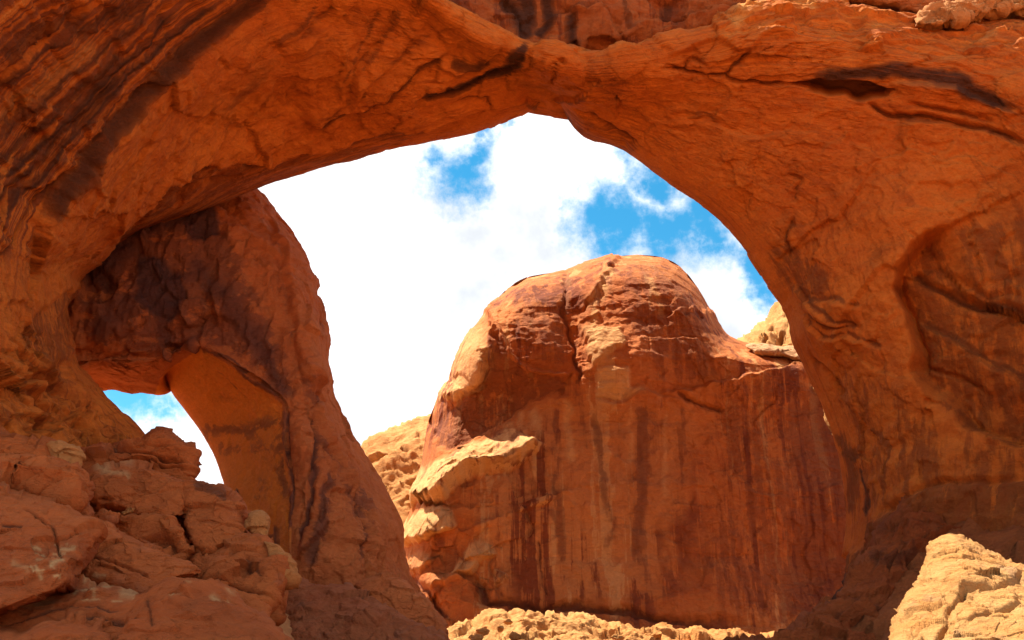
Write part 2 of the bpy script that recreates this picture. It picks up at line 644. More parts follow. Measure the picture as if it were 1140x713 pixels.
# ------------------------------------------------------------------ the great front arch
# rows from the back edge of the underside (the outline against the sky) to the lip, the face and the crest; pixel x, pixel y, metres ahead
net = [
    [(300, 680, 48), (250, 720, 44), (200, 760, 40), (100, 800, 36), (-100, 850, 32)],
    [(205, 560, 47), (150, 590, 43), (90, 620, 40), (20, 650, 36), (-150, 680, 31)],
    [(160, 486, 46), (125, 505, 43.5), (80, 530, 41), (10, 560, 36), (-150, 580, 31)],
    [(104, 424, 46), (85, 450, 43), (50, 480, 40.5), (-20, 500, 36), (-160, 520, 30)],
    [(81, 390, 46), (60, 385, 42), (30, 400, 39.5), (-40, 420, 35), (-170, 420, 29)],
    [(76, 308, 47), (55, 300, 42), (25, 310, 38.5), (-40, 310, 34.5), (-170, 300, 28)],
    [(150, 262, 51), (100, 262, 44.5), (62, 250, 38.5), (-20, 200, 34), (-160, 150, 27)],
    [(222, 232, 50.5), (150, 225, 44.5), (92, 200, 38), (0, 140, 34), (-150, 80, 27)],
    [(280, 205, 50), (190, 190, 44), (119, 168, 37.8), (35, 95, 33.5), (-110, 10, 26)],
    [(370, 175, 49), (260, 130, 43.5), (168, 112, 37.5), (90, 45, 33.5), (-50, -70, 26)],
    [(440, 155, 48), (340, 95, 43), (220, 58, 37.5), (150, -5, 33.5), (30, -130, 26)],
    [(520, 143, 47.5), (430, 85, 43), (320, 0, 38.2), (250, -60, 34.5), (150, -190, 27)],
    [(570, 124, 47), (520, 85, 43.6), (445, 15, 40), (400, -50, 36.5), (330, -190, 29)],
    [(614, 110, 47), (592, 93, 44.5), (565, 65, 42), (530, 38, 40.5), (490, 2, 39.8)],
    [(648, 143, 47), (655, 118, 44.5), (650, 88, 42.4), (645, 70, 41.6), (640, 57, 41.7)],
    [(692, 160, 47), (705, 128, 44.5), (710, 92, 42), (712, 66, 41), (710, 49, 41.2)],
    [(740, 193, 47), (765, 147, 44.5), (780, 97, 42), (790, 57, 40.5), (790, 33, 40.6)],
    [(790, 226, 47), (825, 167, 44), (850, 100, 41.5), (850, 45, 39.8), (845, 12, 40.2)],
    [(825, 260, 47.5), (875, 190, 44), (930, 105, 41), (930, 50, 39.5), (910, 2, 40.3)],
    [(858, 305, 48), (930, 220, 44), (1010, 115, 40.5), (1020, 65, 39.2), (1030, 18, 40.0)],
    [(882, 338, 48.5), (950, 260, 44), (1080, 130, 40.2), (1120, 85, 38.6), (1160, 25, 39)],
    [(892, 375, 49), (970, 320, 44), (1130, 170, 40), (1200, 120, 37), (1270, 50, 36)],
    [(911, 425, 50), (985, 370, 44.5), (1170, 240, 40), (1250, 200, 34), (1350, 150, 30)],
    [(930, 475, 51), (1000, 430, 45), (1180, 330, 40), (1270, 300, 34), (1380, 280, 29)],
    [(942, 530, 52), (1010, 490, 46), (1180, 430, 40.5), (1270, 420, 34), (1380, 420, 29)],
    [(945, 590, 53), (1010, 565, 46.5), (1180, 530, 41), (1270, 530, 34), (1380, 560, 29)],
    [(930, 650, 54), (1000, 650, 47), (1170, 630, 41), (1260, 650, 34), (1380, 680, 29)],
    [(900, 705, 55), (980, 730, 47), (1150, 740, 41), (1250, 770, 34), (1370, 800, 29)],
    [(860, 770, 56), (950, 800, 48), (1120, 830, 41), (1230, 870, 34), (1350, 900, 29)],
]
net = np.array(net, float)                                   # (columns, 5, 3)
Wp = at(net[..., 0], net[..., 1], net[..., 2])               # world points
cen = np.array([-2.0, 0, 12.0])
out = Wp[:, 0] - cen
out[:, 1] = 0
out /= np.linalg.norm(out, axis=1, keepdims=True)
B1 = Wp[:, 0] + out * 1.2 + np.array([0, 2.2, 0])
B2 = Wp[:, 0] + out * 5.0 + np.array([0, 5.0, 0])
B3 = Wp[:, 0] + out * 14.0 + np.array([0, 5.0, 0])
crest = Wp[:, 4]
lowc = (smooth(np.arange(29), 11, 13) * (1 - smooth(np.arange(29), 18.5, 20)))[:, None]
K1 = crest + out * (2.0 - 1.9 * lowc) + np.array([0, 2.5, 0])
K2 = crest + out * (8.0 - 7.6 * lowc) + np.array([0, 7.0, 0])
rows = [B3, B2, B1] + [Wp[:, k] for k in range(5)] + [K1, K2]
ctrl = np.stack(rows, 0)                                     # (10, 29, 3)
NU = 820
A = cr(ctrl, NU, axis=1)
dens = [6, 10, 16, 120, 120, 100, 70, 14, 8]
parts_ = []
seg = []
full = 64
Adense = cr(A, 9 * full + 1, axis=0)
sel = np.concatenate([np.linspace(k * full, (k + 1) * full, n, endpoint=False) for k, n in enumerate(dens)] + [[9 * full]])
i0 = np.minimum(np.floor(sel).astype(int), 9 * full - 1)
fr = (sel - i0)[:, None, None]
V = Adense[i0] * (1 - fr) + Adense[i0 + 1] * fr
vband = np.broadcast_to((sel / full)[:, None], V.shape[:2]).ravel()

arch_feats = [
    # left face: lip and beds running along it
    ST([(56, 262), (66, 228), (119, 168), (165, 116), (182, 88), (245, 38), (285, 4), (330, -25)], w=7, amp=-.9, fall=60, dark=.0, taper=0),
    D([(60, 262), (70, 225), (119, 166), (165, 114), (184, 86), (245, 36), (285, 2), (330, -25)], w=8, dark=.75),
    D([(165, 112), (200, 70), (262, 24)], w=10, dark=.6),
    ST([(0, 255), (60, 180), (130, 100), (190, 45), (250, 0)], w=4, amp=-.45, fall=30, dark=.8),
    ST([(-10, 215), (60, 150), (115, 95), (155, 62), (215, 0)], w=4, amp=-.4, fall=30, dark=.85),
    ST([(-10, 165), (40, 118), (70, 90), (110, 62), (160, 20), (185, -10)], w=4, amp=-.4, fall=25, dark=.7),
    ST([(-10, 110), (30, 70), (70, 45), (100, 0)], w=4, amp=-.4, fall=25, dark=.7),
    D([(-10, 200), (50, 140), (110, 90), (150, 58)], w=8, dark=.7),
    D([(-10, 242), (40, 190), (100, 125), (150, 80)], w=7, dark=.7),
    D([(0, 75), (40, 40), (90, 10)], w=20, dark=.55),
    D([(80, 40), (130, 25), (180, 5)], w=14, dark=.6),
    G([(0, 298), (30, 270), (45, 240), (90, 190)], w=3, amp=.35, dark=.6),
    PL([(0, 140), (45, 105), (85, 70), (120, 50)], w=10, pale=.35),
    # underside: red back strip on the left
    ST([(100, 280), (128, 246), (158, 228), (182, 205), (225, 183), (281, 179), (351, 162), (400, 147), (470, 137)], w=6, amp=.75, fall=70, dark=.45, taper=0),
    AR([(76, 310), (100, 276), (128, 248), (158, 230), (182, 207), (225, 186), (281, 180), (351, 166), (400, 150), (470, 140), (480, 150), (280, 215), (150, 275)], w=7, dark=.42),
    G([(130, 256), (170, 236), (210, 210), (270, 195)], w=2.5, amp=.4, dark=.5),
    G([(205, 190), (250, 183), (300, 186)], w=3, amp=.4, dark=.8),
    # underside centre: crack, ribs, the black drip
    ST([(345, 135), (370, 123), (416, 102), (454, 81), (475, 63), (497, 53)], w=3, amp=.45, fall=45, dark=.6),
    ST([(370, 68), (400, 35), (425, -5)], w=10, amp=.35, fall=30, dark=.2),
    ST([(330, 60), (372, 20), (395, -10)], w=12, amp=.3, fall=30, dark=.3),
    ST([(395, 100), (440, 60), (480, 10)], w=8, amp=.35, fall=30, dark=.3),
    D([(375, 95), (400, 48), (428, 0)], w=4, dark=.5), D([(398, 78), (430, 35), (452, 0)], w=5, dark=.45), D([(300, 50), (335, 25), (360, 0)], w=5, dark=.5), D([(410, 85), (455, 50), (490, 20)], w=5, dark=.4), D([(345, 62), (380, 20)], w=5, dark=.35),
    G([(355, 130), (385, 108), (395, 70), (440, 20)], w=4, amp=.25, dark=.4),
    G([(300, 60), (350, 25), (375, 0)], w=4, amp=.2, dark=.35),
    D([(461, 105), (490, 100), (512, 98), (538, 88), (559, 76), (580, 63), (588, 44)], w=6, dark=1.2),
    D([(535, 90), (560, 78), (585, 58)], w=9, dark=1.1),
    G([(461, 107), (512, 100), (540, 90), (575, 68)], w=2.5, amp=.35, dark=.6),
    D([(500, 60), (525, 72), (548, 62)], w=8, dark=.7),
    ST([(480, 62), (510, 78), (535, 72), (560, 50)], w=3, amp=.3, fall=25, dark=.4),
    G([(612, 95), (616, 80), (620, 62)], w=2, amp=.3, dark=.6),
    G([(550, 128), (545, 112), (530, 110), (500, 112)], w=2, amp=.35, dark=.5),
    ST([(573, 116), (610, 112), (640, 112), (655, 100)], w=3, amp=-.35, fall=25, dark=.5),
    D([(400, 152), (440, 140), (478, 140)], w=7, dark=.6),
    AR([(646, 62), (690, 64), (705, 100), (680, 112), (655, 95)], w=14, dark=.35),
    G([(640, 120), (665, 135), (690, 152), (712, 160)], w=3, amp=.35, dark=.5),
    AR([(618, 118), (650, 128), (690, 148), (720, 165), (690, 175), (650, 155)], w=8, dark=.4),
    # right of centre
    G([(736, 75), (770, 84), (807, 87), (850, 92), (884, 93)], w=2, amp=.4, dark=.5),
    G([(742, 70), (760, 80), (772, 66), (790, 76)], w=2, amp=.3, dark=.4),
    G([(807, 87), (822, 72), (838, 56)], w=2, amp=.35, dark=.6),
    ST([(742, 62), (790, 50), (838, 56), (860, 40), (890, 42)], w=4, amp=.35, fall=20, dark=.2),
    AR([(884, 92), (929, 89), (965, 93), (997, 102), (990, 107), (955, 109), (915, 101)], w=5, amp=-2.0, dark=.6),
    D([(888, 88), (950, 81), (1000, 80), (1038, 81), (1073, 90), (1095, 107), (1150, 128)], w=8, dark=1.0),
    D([(1060, 88), (1085, 100), (1120, 120)], w=11, dark=.9),
    ST([(1150, 132), (1095, 112), (1073, 96), (1038, 88), (997, 92)], w=4, amp=.5, fall=30, dark=.2),
    PL([(812, 32), (826, 20), (850, 8)], w=6, pale=.8), PL([(880, 6), (910, 8)], w=5, pale=.7), PL([(970, 35), (985, 32)], w=4, pale=.6), PL([(1080, 40), (1110, 42)], w=6, pale=.4),  # pale strokes paint sunlit highlights along the crest
    G([(962, 112), (993, 130), (1038, 134), (1091, 145), (1150, 157)], w=2.5, amp=.45, dark=.6),
    ST([(1150, 165), (1095, 152), (1040, 140), (1000, 138)], w=4, amp=.4, fall=30, dark=.4),
    G([(1010, 118), (1060, 124), (1110, 140)], w=3, amp=.3, dark=.5),
    ST([(745, 130), (800, 140), (850, 152), (905, 150)], w=4, amp=-.25, fall=30, dark=.3),
    D([(760, 120), (785, 128), (805, 140)], w=9, dark=.4),
    G([(884, 240), (880, 262), (884, 292)], w=2.5, amp=.25, dark=.5),
    G([(876, 195), (888, 200), (884, 228)], w=2.5, amp=.25, dark=.5),
    AR([(850, 280), (880, 270), (925, 300), (930, 325), (905, 335), (880, 325)], w=14, dark=.45),
    ST([(950, 368), (925, 350), (905, 333), (888, 318)], w=3, amp=.35, fall=20, dark=.6),
    ST([(985, 388), (960, 380), (925, 372), (898, 350)], w=3, amp=.35, fall=25, dark=.5),
    ST([(960, 342), (935, 335), (905, 335)], w=3, amp=.3, fall=20, dark=.5),
    G([(900, 345), (930, 362), (950, 366)], w=3, amp=.3, dark=.6),
    G([(905, 395), (930, 418), (945, 440)], w=3, amp=.3, dark=.4),
    # the alcove on the right
    ST([(1060, 250), (1035, 262), (1012, 282), (1002, 298), (999, 318), (1008, 346), (1014, 388), (1014, 412), (1038, 437), (1073, 474), (1120, 492), (1200, 500)], w=7, amp=-2.3, fall=130, dark=.0),
    AR([(1060, 250), (1035, 262), (1012, 282), (1002, 298), (999, 318), (1008, 346), (1014, 388), (1014, 412), (1038, 437), (1073, 474), (1120, 492), (1250, 510), (1250, 235), (1120, 245)], w=24, dark=.42),  # shade of the recess painted in as a dark tone
    G([(1006, 300), (1010, 345), (1016, 385), (1018, 412)], w=5, amp=.4, dark=.2),
    G([(1014, 297), (1040, 312), (1066, 325), (1100, 335), (1150, 348)], w=5, amp=.5, dark=.7),
    ST([(1150, 432), (1094, 404), (1056, 374), (1014, 349)], w=6, amp=.7, fall=40, dark=.6),
    G([(1060, 300), (1100, 330), (1140, 325)], w=3, amp=.3, dark=.5),
    G([(1030, 440), (1060, 462), (1080, 480)], w=4, amp=.5, dark=.4),
    G([(1020, 400), (1050, 420), (1090, 440)], w=3, amp=.3, dark=.4),
    # foot of the right leg
    AR([(905, 400), (1000, 410), (1075, 480), (1300, 470), (1300, 760), (880, 760), (945, 600), (940, 500)], w=60, dark=.36), AR([(860, 300), (1000, 300), (1010, 420), (920, 430), (885, 350)], w=60, dark=.2),  # shade over the lower leg painted as a darker tone
    D([(932, 480), (945, 505), (950, 540), (947, 580)], w=10, dark=.55),
    D([(965, 473), (985, 488), (993, 505), (984, 560)], w=6, dark=.5),
    D([(957, 520), (965, 550), (962, 575)], w=4, dark=.8),
    D([(940, 500), (958, 515)], w=14, dark=.6),
    AR([(1014, 551), (1042, 540), (1150, 533), (1200, 760), (880, 760), (930, 640), (975, 585)], w=8, dark=.5, amp=.15),
    G([(985, 570), (1014, 551), (1042, 540), (1150, 533)], w=4, amp=.35, dark=.5),
    AR([(918, 625), (940, 620), (945, 650), (930, 668), (915, 660)], w=8, amp=-1.6, dark=.5),
    # left foot
    ST([(80, 400), (60, 360), (78, 310)], w=5, amp=.4, fall=30, dark=.3),
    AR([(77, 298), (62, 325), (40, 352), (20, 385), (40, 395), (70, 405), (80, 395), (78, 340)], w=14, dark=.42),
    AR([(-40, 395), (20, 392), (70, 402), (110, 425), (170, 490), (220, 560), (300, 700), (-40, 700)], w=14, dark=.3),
    G([(0, 380), (40, 400), (80, 440), (130, 470)], w=4, amp=.4, dark=.4),
    G([(0, 418), (40, 440), (60, 470)], w=5, amp=.6, dark=.5),
    G([(30, 480), (70, 470), (120, 495)], w=4, amp=.5, dark=.4),
]
arch = empty('front_arch', (0, 44, 5), 'great orange sandstone arch spanning the whole view in front of the sky', 'rock arch')
me = grid_mesh('span', V)


def arch_extra(P):
    px, py = project(P)
    sil_d, _, _ = seg_dist(px, py, net[:, 0, :2])
    fade = .15 + .85 * smooth(sil_d, 4, 40)
    foot = smooth(py, 330, 420) * smooth(-px, -190, -120)           # broken ledges of the left foot
    face = face_mask(P)
    d = fade * foot * (.8 * facets(P * np.array([.45, .45, .9]), .7) + .25 * facets(P * np.array([1.5, 1.5, 2.4]), .8) + .2 * fbm(P * .8, 3))
    d += face * (.14 * facets(P * np.array([.35, .2, .9]), .5) + .12 * facets(P * np.array([1.3, .5, 2.2]), .6))
    crestm = smooth(px, 760, 840) * smooth(-py, -95, -50)
    d += crestm * (.45 * facets(P * np.array([.35, .5, 1.4]), .6) + .15 * facets(P * np.array([1., 1., 2.6]), .6))
    return d


def face_mask(P):
    px, py = project(P)
    d, sg, t = seg_dist(px + 5 * fbm(P * .5, 3), py, [(0, 420), (56, 262), (66, 228), (119, 166), (165, 114), (182, 88), (245, 38), (285, 0), (330, -40), (400, -200)])
    sd = d * sg
    if in_poly(np.array([20.]), np.array([60.]), [(0, 0), (1, 0), (0, 1)])[0] or seg_dist(np.array([20.]), np.array([60.]), [(0, 420), (56, 262), (119, 166), (245, 38), (400, -200)])[1][0] < 0:
        sd = -sd
    return smooth(sd, -4, 6) * smooth(-py, -330, -250)


def arch_bands(P):
    px, py = project(P)
    right = smooth(px, 700, 860) * smooth(-py, -110, -60)
    return np.clip(face_mask(P) + .35 * right + .06, 0, 1)


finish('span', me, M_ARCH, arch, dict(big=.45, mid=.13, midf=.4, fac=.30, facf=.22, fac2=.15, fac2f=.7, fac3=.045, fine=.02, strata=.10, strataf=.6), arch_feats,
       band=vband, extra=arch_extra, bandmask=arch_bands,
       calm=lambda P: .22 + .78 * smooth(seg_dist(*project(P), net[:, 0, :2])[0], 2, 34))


def sheet(cols, rows_, nu, nv):
    """net of (px, py, Y) columns -> dense world grid"""
    a = np.array(cols, float).transpose(1, 0, 2)
    w = at(a[..., 0], a[..., 1], a[..., 2])
    return cr(cr(w, nu, axis=1), nv, axis=0)


# wall above the crest of the span, set back, and the mass of the arch above it
cols = []
for px in (380, 450, 520, 580, 640, 700, 760, 830, 900, 980, 1100, 1300):
    k = abs(px - 640) / 300
    y0 = 47.0 - .6 * k
    cols.append([(px, 75, y0 + 1.5), (px, 45, y0), (px, 5, y0 - .3), (px, -60, y0 - .2), (px, -140, y0 + 1.5), (px, -200, y0 + 6), (px, -190, y0 + 16)])
Vw = sheet(cols, None, 330, 190)
finish('upper_wall', grid_mesh('upper_wall', Vw), rock_mat('wall_above_span', (.40, .115, .03), (.33, .08, .025), streak=.9, varn=.4, bump=.25), arch,
       dict(big=.7, mid=.4, fac=.7, facf=.3, fac2=.25, fac2f=.8, fine=.05, strata=.3, strataf=.7),
       [D([(560, -5), (575, 15), (590, 45)], w=14, dark=1.), D([(606, -10), (612, 25), (600, 40)], w=10, dark=.9), D([(585, -10), (590, 40)], w=10, dark=.9),
        D([(636, 20), (640, 50)], w=8, dark=.8), D([(690, 0), (698, 40)], w=6, dark=.5), D([(745, 0), (742, 25)], w=9, dark=.6),
        ST([(680, 12), (640, 18), (600, 22)], w=4, amp=.5, fall=20, dark=.4), ST([(840, 16), (780, 22), (700, 30)], w=4, amp=.6, fall=20, dark=.4)],
       label='dark streaked wall set back above the span')


# ------------------------------------------------------------------ solid rock from an outline
def pillow(outline, Y, thick, lean=0.0, nu=200, nv=60, power=2.4, leanx=0.0, back=1.0, keel=(0, 0)):
    """closed solid: outline (px) at distance Y, bulging 'thick' metres towards the viewer and behind; lean = metres back per 100 px upward"""
    o = uniform_poly(outline, nu)
    c = o.mean(0) + np.array(keel)
    q = np.linspace(0, 1, int(nv * .72))
    q = .75 * q + .25 * (1 - (1 - q) ** 2)
    prof = [(max(v, 1e-3), max(1 - v ** power, 0) ** (1 / power)) for v in q]
    qb = np.linspace(1, 0, nv - len(q) + 1)[1:] ** .7
    prof += [(max(v, 1e-3), -max(1 - v ** power, 0) ** (1 / power)) for v in qb]
    grid = np.zeros((len(prof), nu, 3))
    for i, (s, dz) in enumerate(prof):
        p = c + (o - c) * s
        yy = Y - thick * (dz if dz > 0 else dz * back)
        yy = yy + lean * (c[1] - p[:, 1]) / 100 + leanx * (p[:, 0] - c[0]) / 100
        grid[i] = at(p[:, 0], p[:, 1], yy)
    return grid


def rock(name, outline, Y, thick, mat, amps, lean=0., nu=200, nv=70, power=2.6, leanx=0., feats=None, parent=None, label=None, cat=None, group=None, back=1., keel=(0, 0)):
    g = pillow(outline, Y, thick, lean, nu, nv, power, leanx, back, keel)
    me = grid_mesh(name, g, closed_u=True)
    c = g.reshape(-1, 3).mean(0)
    return finish(name, me, mat, parent, amps, feats, outward=lambda P: P - c, label=label, cat=cat, group=group)


M_CREST = rock_mat('crest_sandstone', (.50, .25, .10), (.44, .17, .055), varn=.15, bump=.25)
LEDGE = dict(big=.2, mid=.15, midf=.6, fac=.3, facf=.5, facz=3.0, fac2=.08, fac2f=1.5, fine=.02, strata=.3, strataf=1.1)
rock('ledge', [(850, 8), (880, -3), (940, 0), (990, 8), (1030, 18), (1080, 20), (1180, 16), (1250, -30), (1180, -90), (950, -80), (860, -30)], 43.5, 2.2, M_CAP,
     LEDGE, lean=3.5, nu=380, nv=150, parent=arch, label='brown ledges on top of the span')
rock('ledge', [(1022, 27), (1036, 15), (1060, 7), (1080, 0), (1110, -8), (1200, -12), (1210, 4), (1130, 10), (1085, 17), (1050, 26)], 40.0, .7, M_CREST,
     dict(big=.1, mid=.1, midf=.7, fac=.3, facf=.7, facz=3, fac2=.16, fac2f=1.6, fac3=.05, strata=.3, strataf=2.0), lean=4, nu=420, nv=160, power=3, parent=arch, label='sunlit tan ledge at the crest')
# unseen masses added above the frame to shade the span, foot and right slope
nq = 90
T_, H_ = np.meshgrid(np.linspace(.001, math.pi - .001, nq), np.linspace(0, 2 * math.pi, 2 * nq, endpoint=False), indexing='ij')
sp = lambda v, e: np.sign(v) * np.abs(v) ** e
Sm = np.stack([-21 + 25 * sp(np.sin(T_) * np.cos(H_), .5), 52.5 + 12.5 * sp(np.sin(T_) * np.sin(H_), .5), 54 + 8 * sp(np.cos(T_), .5)], -1)
finish('shade_mass', grid_mesh('shade_mass', Sm, closed_u=True), M_CAP, arch, dict(big=1.5, mid=.5, fac=.8, facf=.25), outward=lambda P: P - np.array([-21, 52.5, 54]), label='unseen mass of rock added above the span to cast shade')
Sm = np.stack([-33 + 16 * sp(np.sin(T_) * np.cos(H_), .5), 34 + 13 * sp(np.sin(T_) * np.sin(H_), .5), 50 + 9 * sp(np.cos(T_), .5)], -1)
finish('shade_mass', grid_mesh('shade_mass', Sm, closed_u=True), M_CAP, arch, dict(big=1.5, mid=.5, fac=.8, facf=.25), outward=lambda P: P - np.array([-33, 34, 50]))  # second unseen mass, added to shade the left foreground rocks

# ------------------------------------------------------------------ the rear arch
rc = [
    [(40, 455, 55), (35, 420, 51), (40, 330, 50), (60, 120, 56)],
    [(104, 423, 54.5), (100, 402, 51), (100, 330, 50), (130, 130, 56)],
    [(142, 426, 54), (150, 402, 51), (160, 330, 50), (200, 150, 56)],
    [(175, 430, 54), (180, 398, 51.5), (190, 320, 50), (250, 180, 56)],
    [(184, 418, 55), (222, 385, 50.5), (240, 310, 50), (281, 205, 56)],
    [(192, 434, 55), (262, 407, 50), (285, 325, 50.5), (318, 255, 56)],
    [(210, 458, 55), (300, 432, 50), (323, 360, 50.6), (345, 310, 56)],
    [(228, 485, 55), (319, 452, 49.8), (340, 415, 50.2), (359, 372, 56)],
    [(240, 510, 55), (319, 490, 49.5), (340, 462, 50), (360, 420, 56)],
    [(250, 540, 54.5), (325, 530, 49.3), (352, 512, 49.6), (385, 480, 56)],
    [(262, 580, 54), (324, 570, 49), (366, 560, 49.3), (411, 525, 56)],
    [(280, 620, 53), (323, 610, 48.8), (380, 608, 49), (442, 582, 55)],
    [(300, 660, 52), (330, 650, 48.5), (395, 650, 48.8), (456, 640, 55)],
    [(320, 740, 52), (350, 730, 48), (420, 730, 48.5), (510, 730, 55)],
]
rc = np.array(rc, float)
w = at(rc[..., 0], rc[..., 1], rc[..., 2])
mid = (w[:, 0] + w[:, 3]) / 2
o_in = w[:, 0] - mid
o_in[:, 1] = 0
o_in /= np.linalg.norm(o_in, axis=1, keepdims=True)
bk = [mid - o_in * 2.0 + np.array([0, 9, 0]), w[:, 0] - o_in * .8 + np.array([0, 2.5, 0])]
fk = [w[:, 3] + o_in * .8 + np.array([0, 3.0, 0]), mid + o_in * 1.0 + np.array([0, 9.5, 0])]
edge_in = w[:, 1] * .97 + w[:, 0] * .03
ctrl = np.stack(bk + [w[:, 0], w[:, 0] * .5 + w[:, 1] * .5, w[:, 1] * .9 + w[:, 0] * .1, w[:, 1], w[:, 1] * .9 + w[:, 2] * .1, w[:, 2], w[:, 2] * .45 + w[:, 3] * .55 - [0, 1.2, 0], w[:, 3]] + fk, 0)
A = cr(ctrl, 480, axis=1)
V = cr(A, 420, axis=0)
# ordered so that the visible rows are dense
rear_feats = [
    AR([(188, 408), (223, 384), (262, 405), (319, 449), (318, 490), (324, 530), (322, 605), (330, 660), (270, 640), (240, 520), (190, 440)], w=5, pale=0, dark=0),
    D([(222, 476), (262, 482), (320, 470)], w=13, dark=.5), D([(235, 500), (290, 500), (322, 495)], w=14, dark=.4), G([(240, 415), (262, 428), (280, 452)], w=1.5, amp=.05, dark=.4), D([(318, 455), (312, 500), (316, 560)], w=9, dark=.5), D([(300, 520), (290, 560)], w=12, dark=.3), D([(305, 640), (306, 580)], w=5, dark=.6),
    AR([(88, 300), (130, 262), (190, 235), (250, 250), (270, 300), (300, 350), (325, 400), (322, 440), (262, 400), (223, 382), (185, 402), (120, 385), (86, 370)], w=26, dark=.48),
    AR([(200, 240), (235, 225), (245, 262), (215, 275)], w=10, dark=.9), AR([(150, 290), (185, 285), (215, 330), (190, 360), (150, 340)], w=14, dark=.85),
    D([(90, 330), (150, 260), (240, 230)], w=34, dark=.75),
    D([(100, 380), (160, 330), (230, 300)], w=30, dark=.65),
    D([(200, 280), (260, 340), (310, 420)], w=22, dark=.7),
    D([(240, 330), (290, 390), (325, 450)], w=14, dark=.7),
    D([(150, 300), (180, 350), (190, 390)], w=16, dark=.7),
    G([(180, 400), (190, 385), (222, 384)], w=3, amp=.5, dark=.6),
    D([(223, 384), (262, 404), (319, 447)], w=3, dark=.6),
    G([(320, 455), (319, 490), (326, 530), (323, 605)], w=2.0, amp=.12, dark=.7),
    ST([(300, 250), (320, 320), (335, 390), (340, 440)], w=4, amp=.5, fall=30, dark=.3),
    ST([(340, 400), (350, 470), (385, 540), (420, 620)], w=5, amp=.5, fall=25, dark=.4),
    G([(330, 620), (345, 560), (352, 500), (345, 460)], w=4, amp=.4, dark=.7),
    D([(340, 640), (360, 580), (365, 520)], w=9, dark=.6),
    D([(400, 640), (405, 590), (395, 540)], w=10, dark=.5),
    D([(262, 600), (268, 560), (262, 540)], w=3, dark=.8), D([(280, 610), (286, 570)], w=3, dark=.7), D([(300, 640), (300, 590)], w=3, dark=.6),
    G([(110, 410), (140, 390), (170, 400)], w=4, amp=.4, dark=.3),
    G([(345, 300), (352, 340), (350, 390)], w=3, amp=.3, dark=.4),
]
rear = empty('rear_arch', (-9, 52, 6), 'dark varnished smaller arch on the left with a narrow window of sky under it', 'rock arch')


def rear_extra(P):
    px, py = project(P)
    panel = in_poly(px, py, [(188, 414), (223, 388), (262, 409), (317, 452), (316, 490), (322, 530), (320, 605), (330, 680), (230, 680), (180, 430)])
    pd_, _, _ = seg_dist(px, py, [(188, 414), (223, 388), (262, 409), (317, 452), (316, 490), (322, 530), (320, 605), (330, 680)])
    r = np.where(panel, 0.12, .12 + .88 * smooth(pd_, 2, 22))
    wd, _, _ = seg_dist(px, py, rc[:, 0, :2])
    od, _, _ = seg_dist(px, py, rc[:, 3, :2])
    r = r * (.12 + .88 * smooth(wd, 3, 40)) * (.35 + .65 * smooth(od, 3, 40))
    d = .55 * facets(P * np.array([.30, .30, .22]), .8) + .30 * facets(P * np.array([.9, .9, .5]), .8) + .10 * facets(P * np.array([2.2, 2.2, 1.4]), .8) + .12 * ridged(P * .8, 3) + .4 * fbm(P * .25, 3)
    return r * d


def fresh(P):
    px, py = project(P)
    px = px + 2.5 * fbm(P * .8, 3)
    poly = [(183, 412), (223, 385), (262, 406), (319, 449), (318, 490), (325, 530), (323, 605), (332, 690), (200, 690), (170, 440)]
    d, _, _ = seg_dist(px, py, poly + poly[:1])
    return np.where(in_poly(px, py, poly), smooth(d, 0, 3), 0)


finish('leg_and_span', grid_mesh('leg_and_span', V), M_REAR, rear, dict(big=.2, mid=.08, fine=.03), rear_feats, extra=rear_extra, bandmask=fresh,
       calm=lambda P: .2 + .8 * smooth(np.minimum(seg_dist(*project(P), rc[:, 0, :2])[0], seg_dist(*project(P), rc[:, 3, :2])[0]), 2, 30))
bpy.data.objects['leg_and_span'].name = 'span'
# ------------------------------------------------------------------ the buttress behind
sil = [(436, 720), (446, 610), (455, 575), (466, 540), (476, 474), (489, 440), (501, 426), (510, 398), (524, 370), (545, 342), (566, 321), (587, 309), (630, 301), (651, 293), (680, 287),
       (710, 284), (738, 287), (757, 297), (775, 318), (796, 353), (812, 374), (832, 382), (862, 386), (895, 387), (930, 390), (975, 420), (1010, 500), (1040, 640)]
bot = [430, 452, 466, 482, 500, 515, 530, 545, 562, 585, 600, 616, 645, 662, 685, 710, 738, 757, 778, 800, 816, 836, 866, 898, 930, 975, 1010, 1045]
so = cr(np.array(sil, float), 560)
bo = cr(np.array(bot, float)[:, None], 560)[:, 0]
tt = np.linspace(0, 1, 470) ** 1.25
PX = so[None, :, 0] + (bo - so[:, 0])[None, :] * tt[:, None] ** .8
PY = so[None, :, 1] + (745 - so[None, :, 1]) * tt[:, None]


def bump2(px, py, x, y, sx, sy):
    return np.exp(-((px - x) / sx) ** 2 - ((py - y) / sy) ** 2)


def butt_Y(px, py, dist):
    prof = np.interp(py, [280, 330, 400, 440, 470, 540, 620, 690, 745], [74.0, 72.3, 70.6, 70.8, 71.2, 70.3, 70.0, 68.6, 66])
    y = prof + 9 * (1 - np.sqrt(1 - np.clip(1 - dist / 34, 0, 1) ** 2))
    y = y + np.interp(px, [440, 480, 560, 640, 760, 860, 950], [3.5, 1.6, .3, 0, 0, .8, 1.6])
    y = y - 1.6 * bump2(px, py, 690, 395, 40, 60) - 1.0 * bump2(px, py, 590, 380, 40, 34) + 1.7 * bump2(px, py, 556, 448, 56, 26)
    y = y - 1.3 * bump2(px, py, 505, 575, 60, 40) - 1.0 * bump2(px, py, 520, 400, 18, 36)
    y = y + 1.0 * bump2(px, py, 640, 360, 14, 60) * .4 + 1.2 * bump2(px, py, 900, 640, 60, 40)
    return y


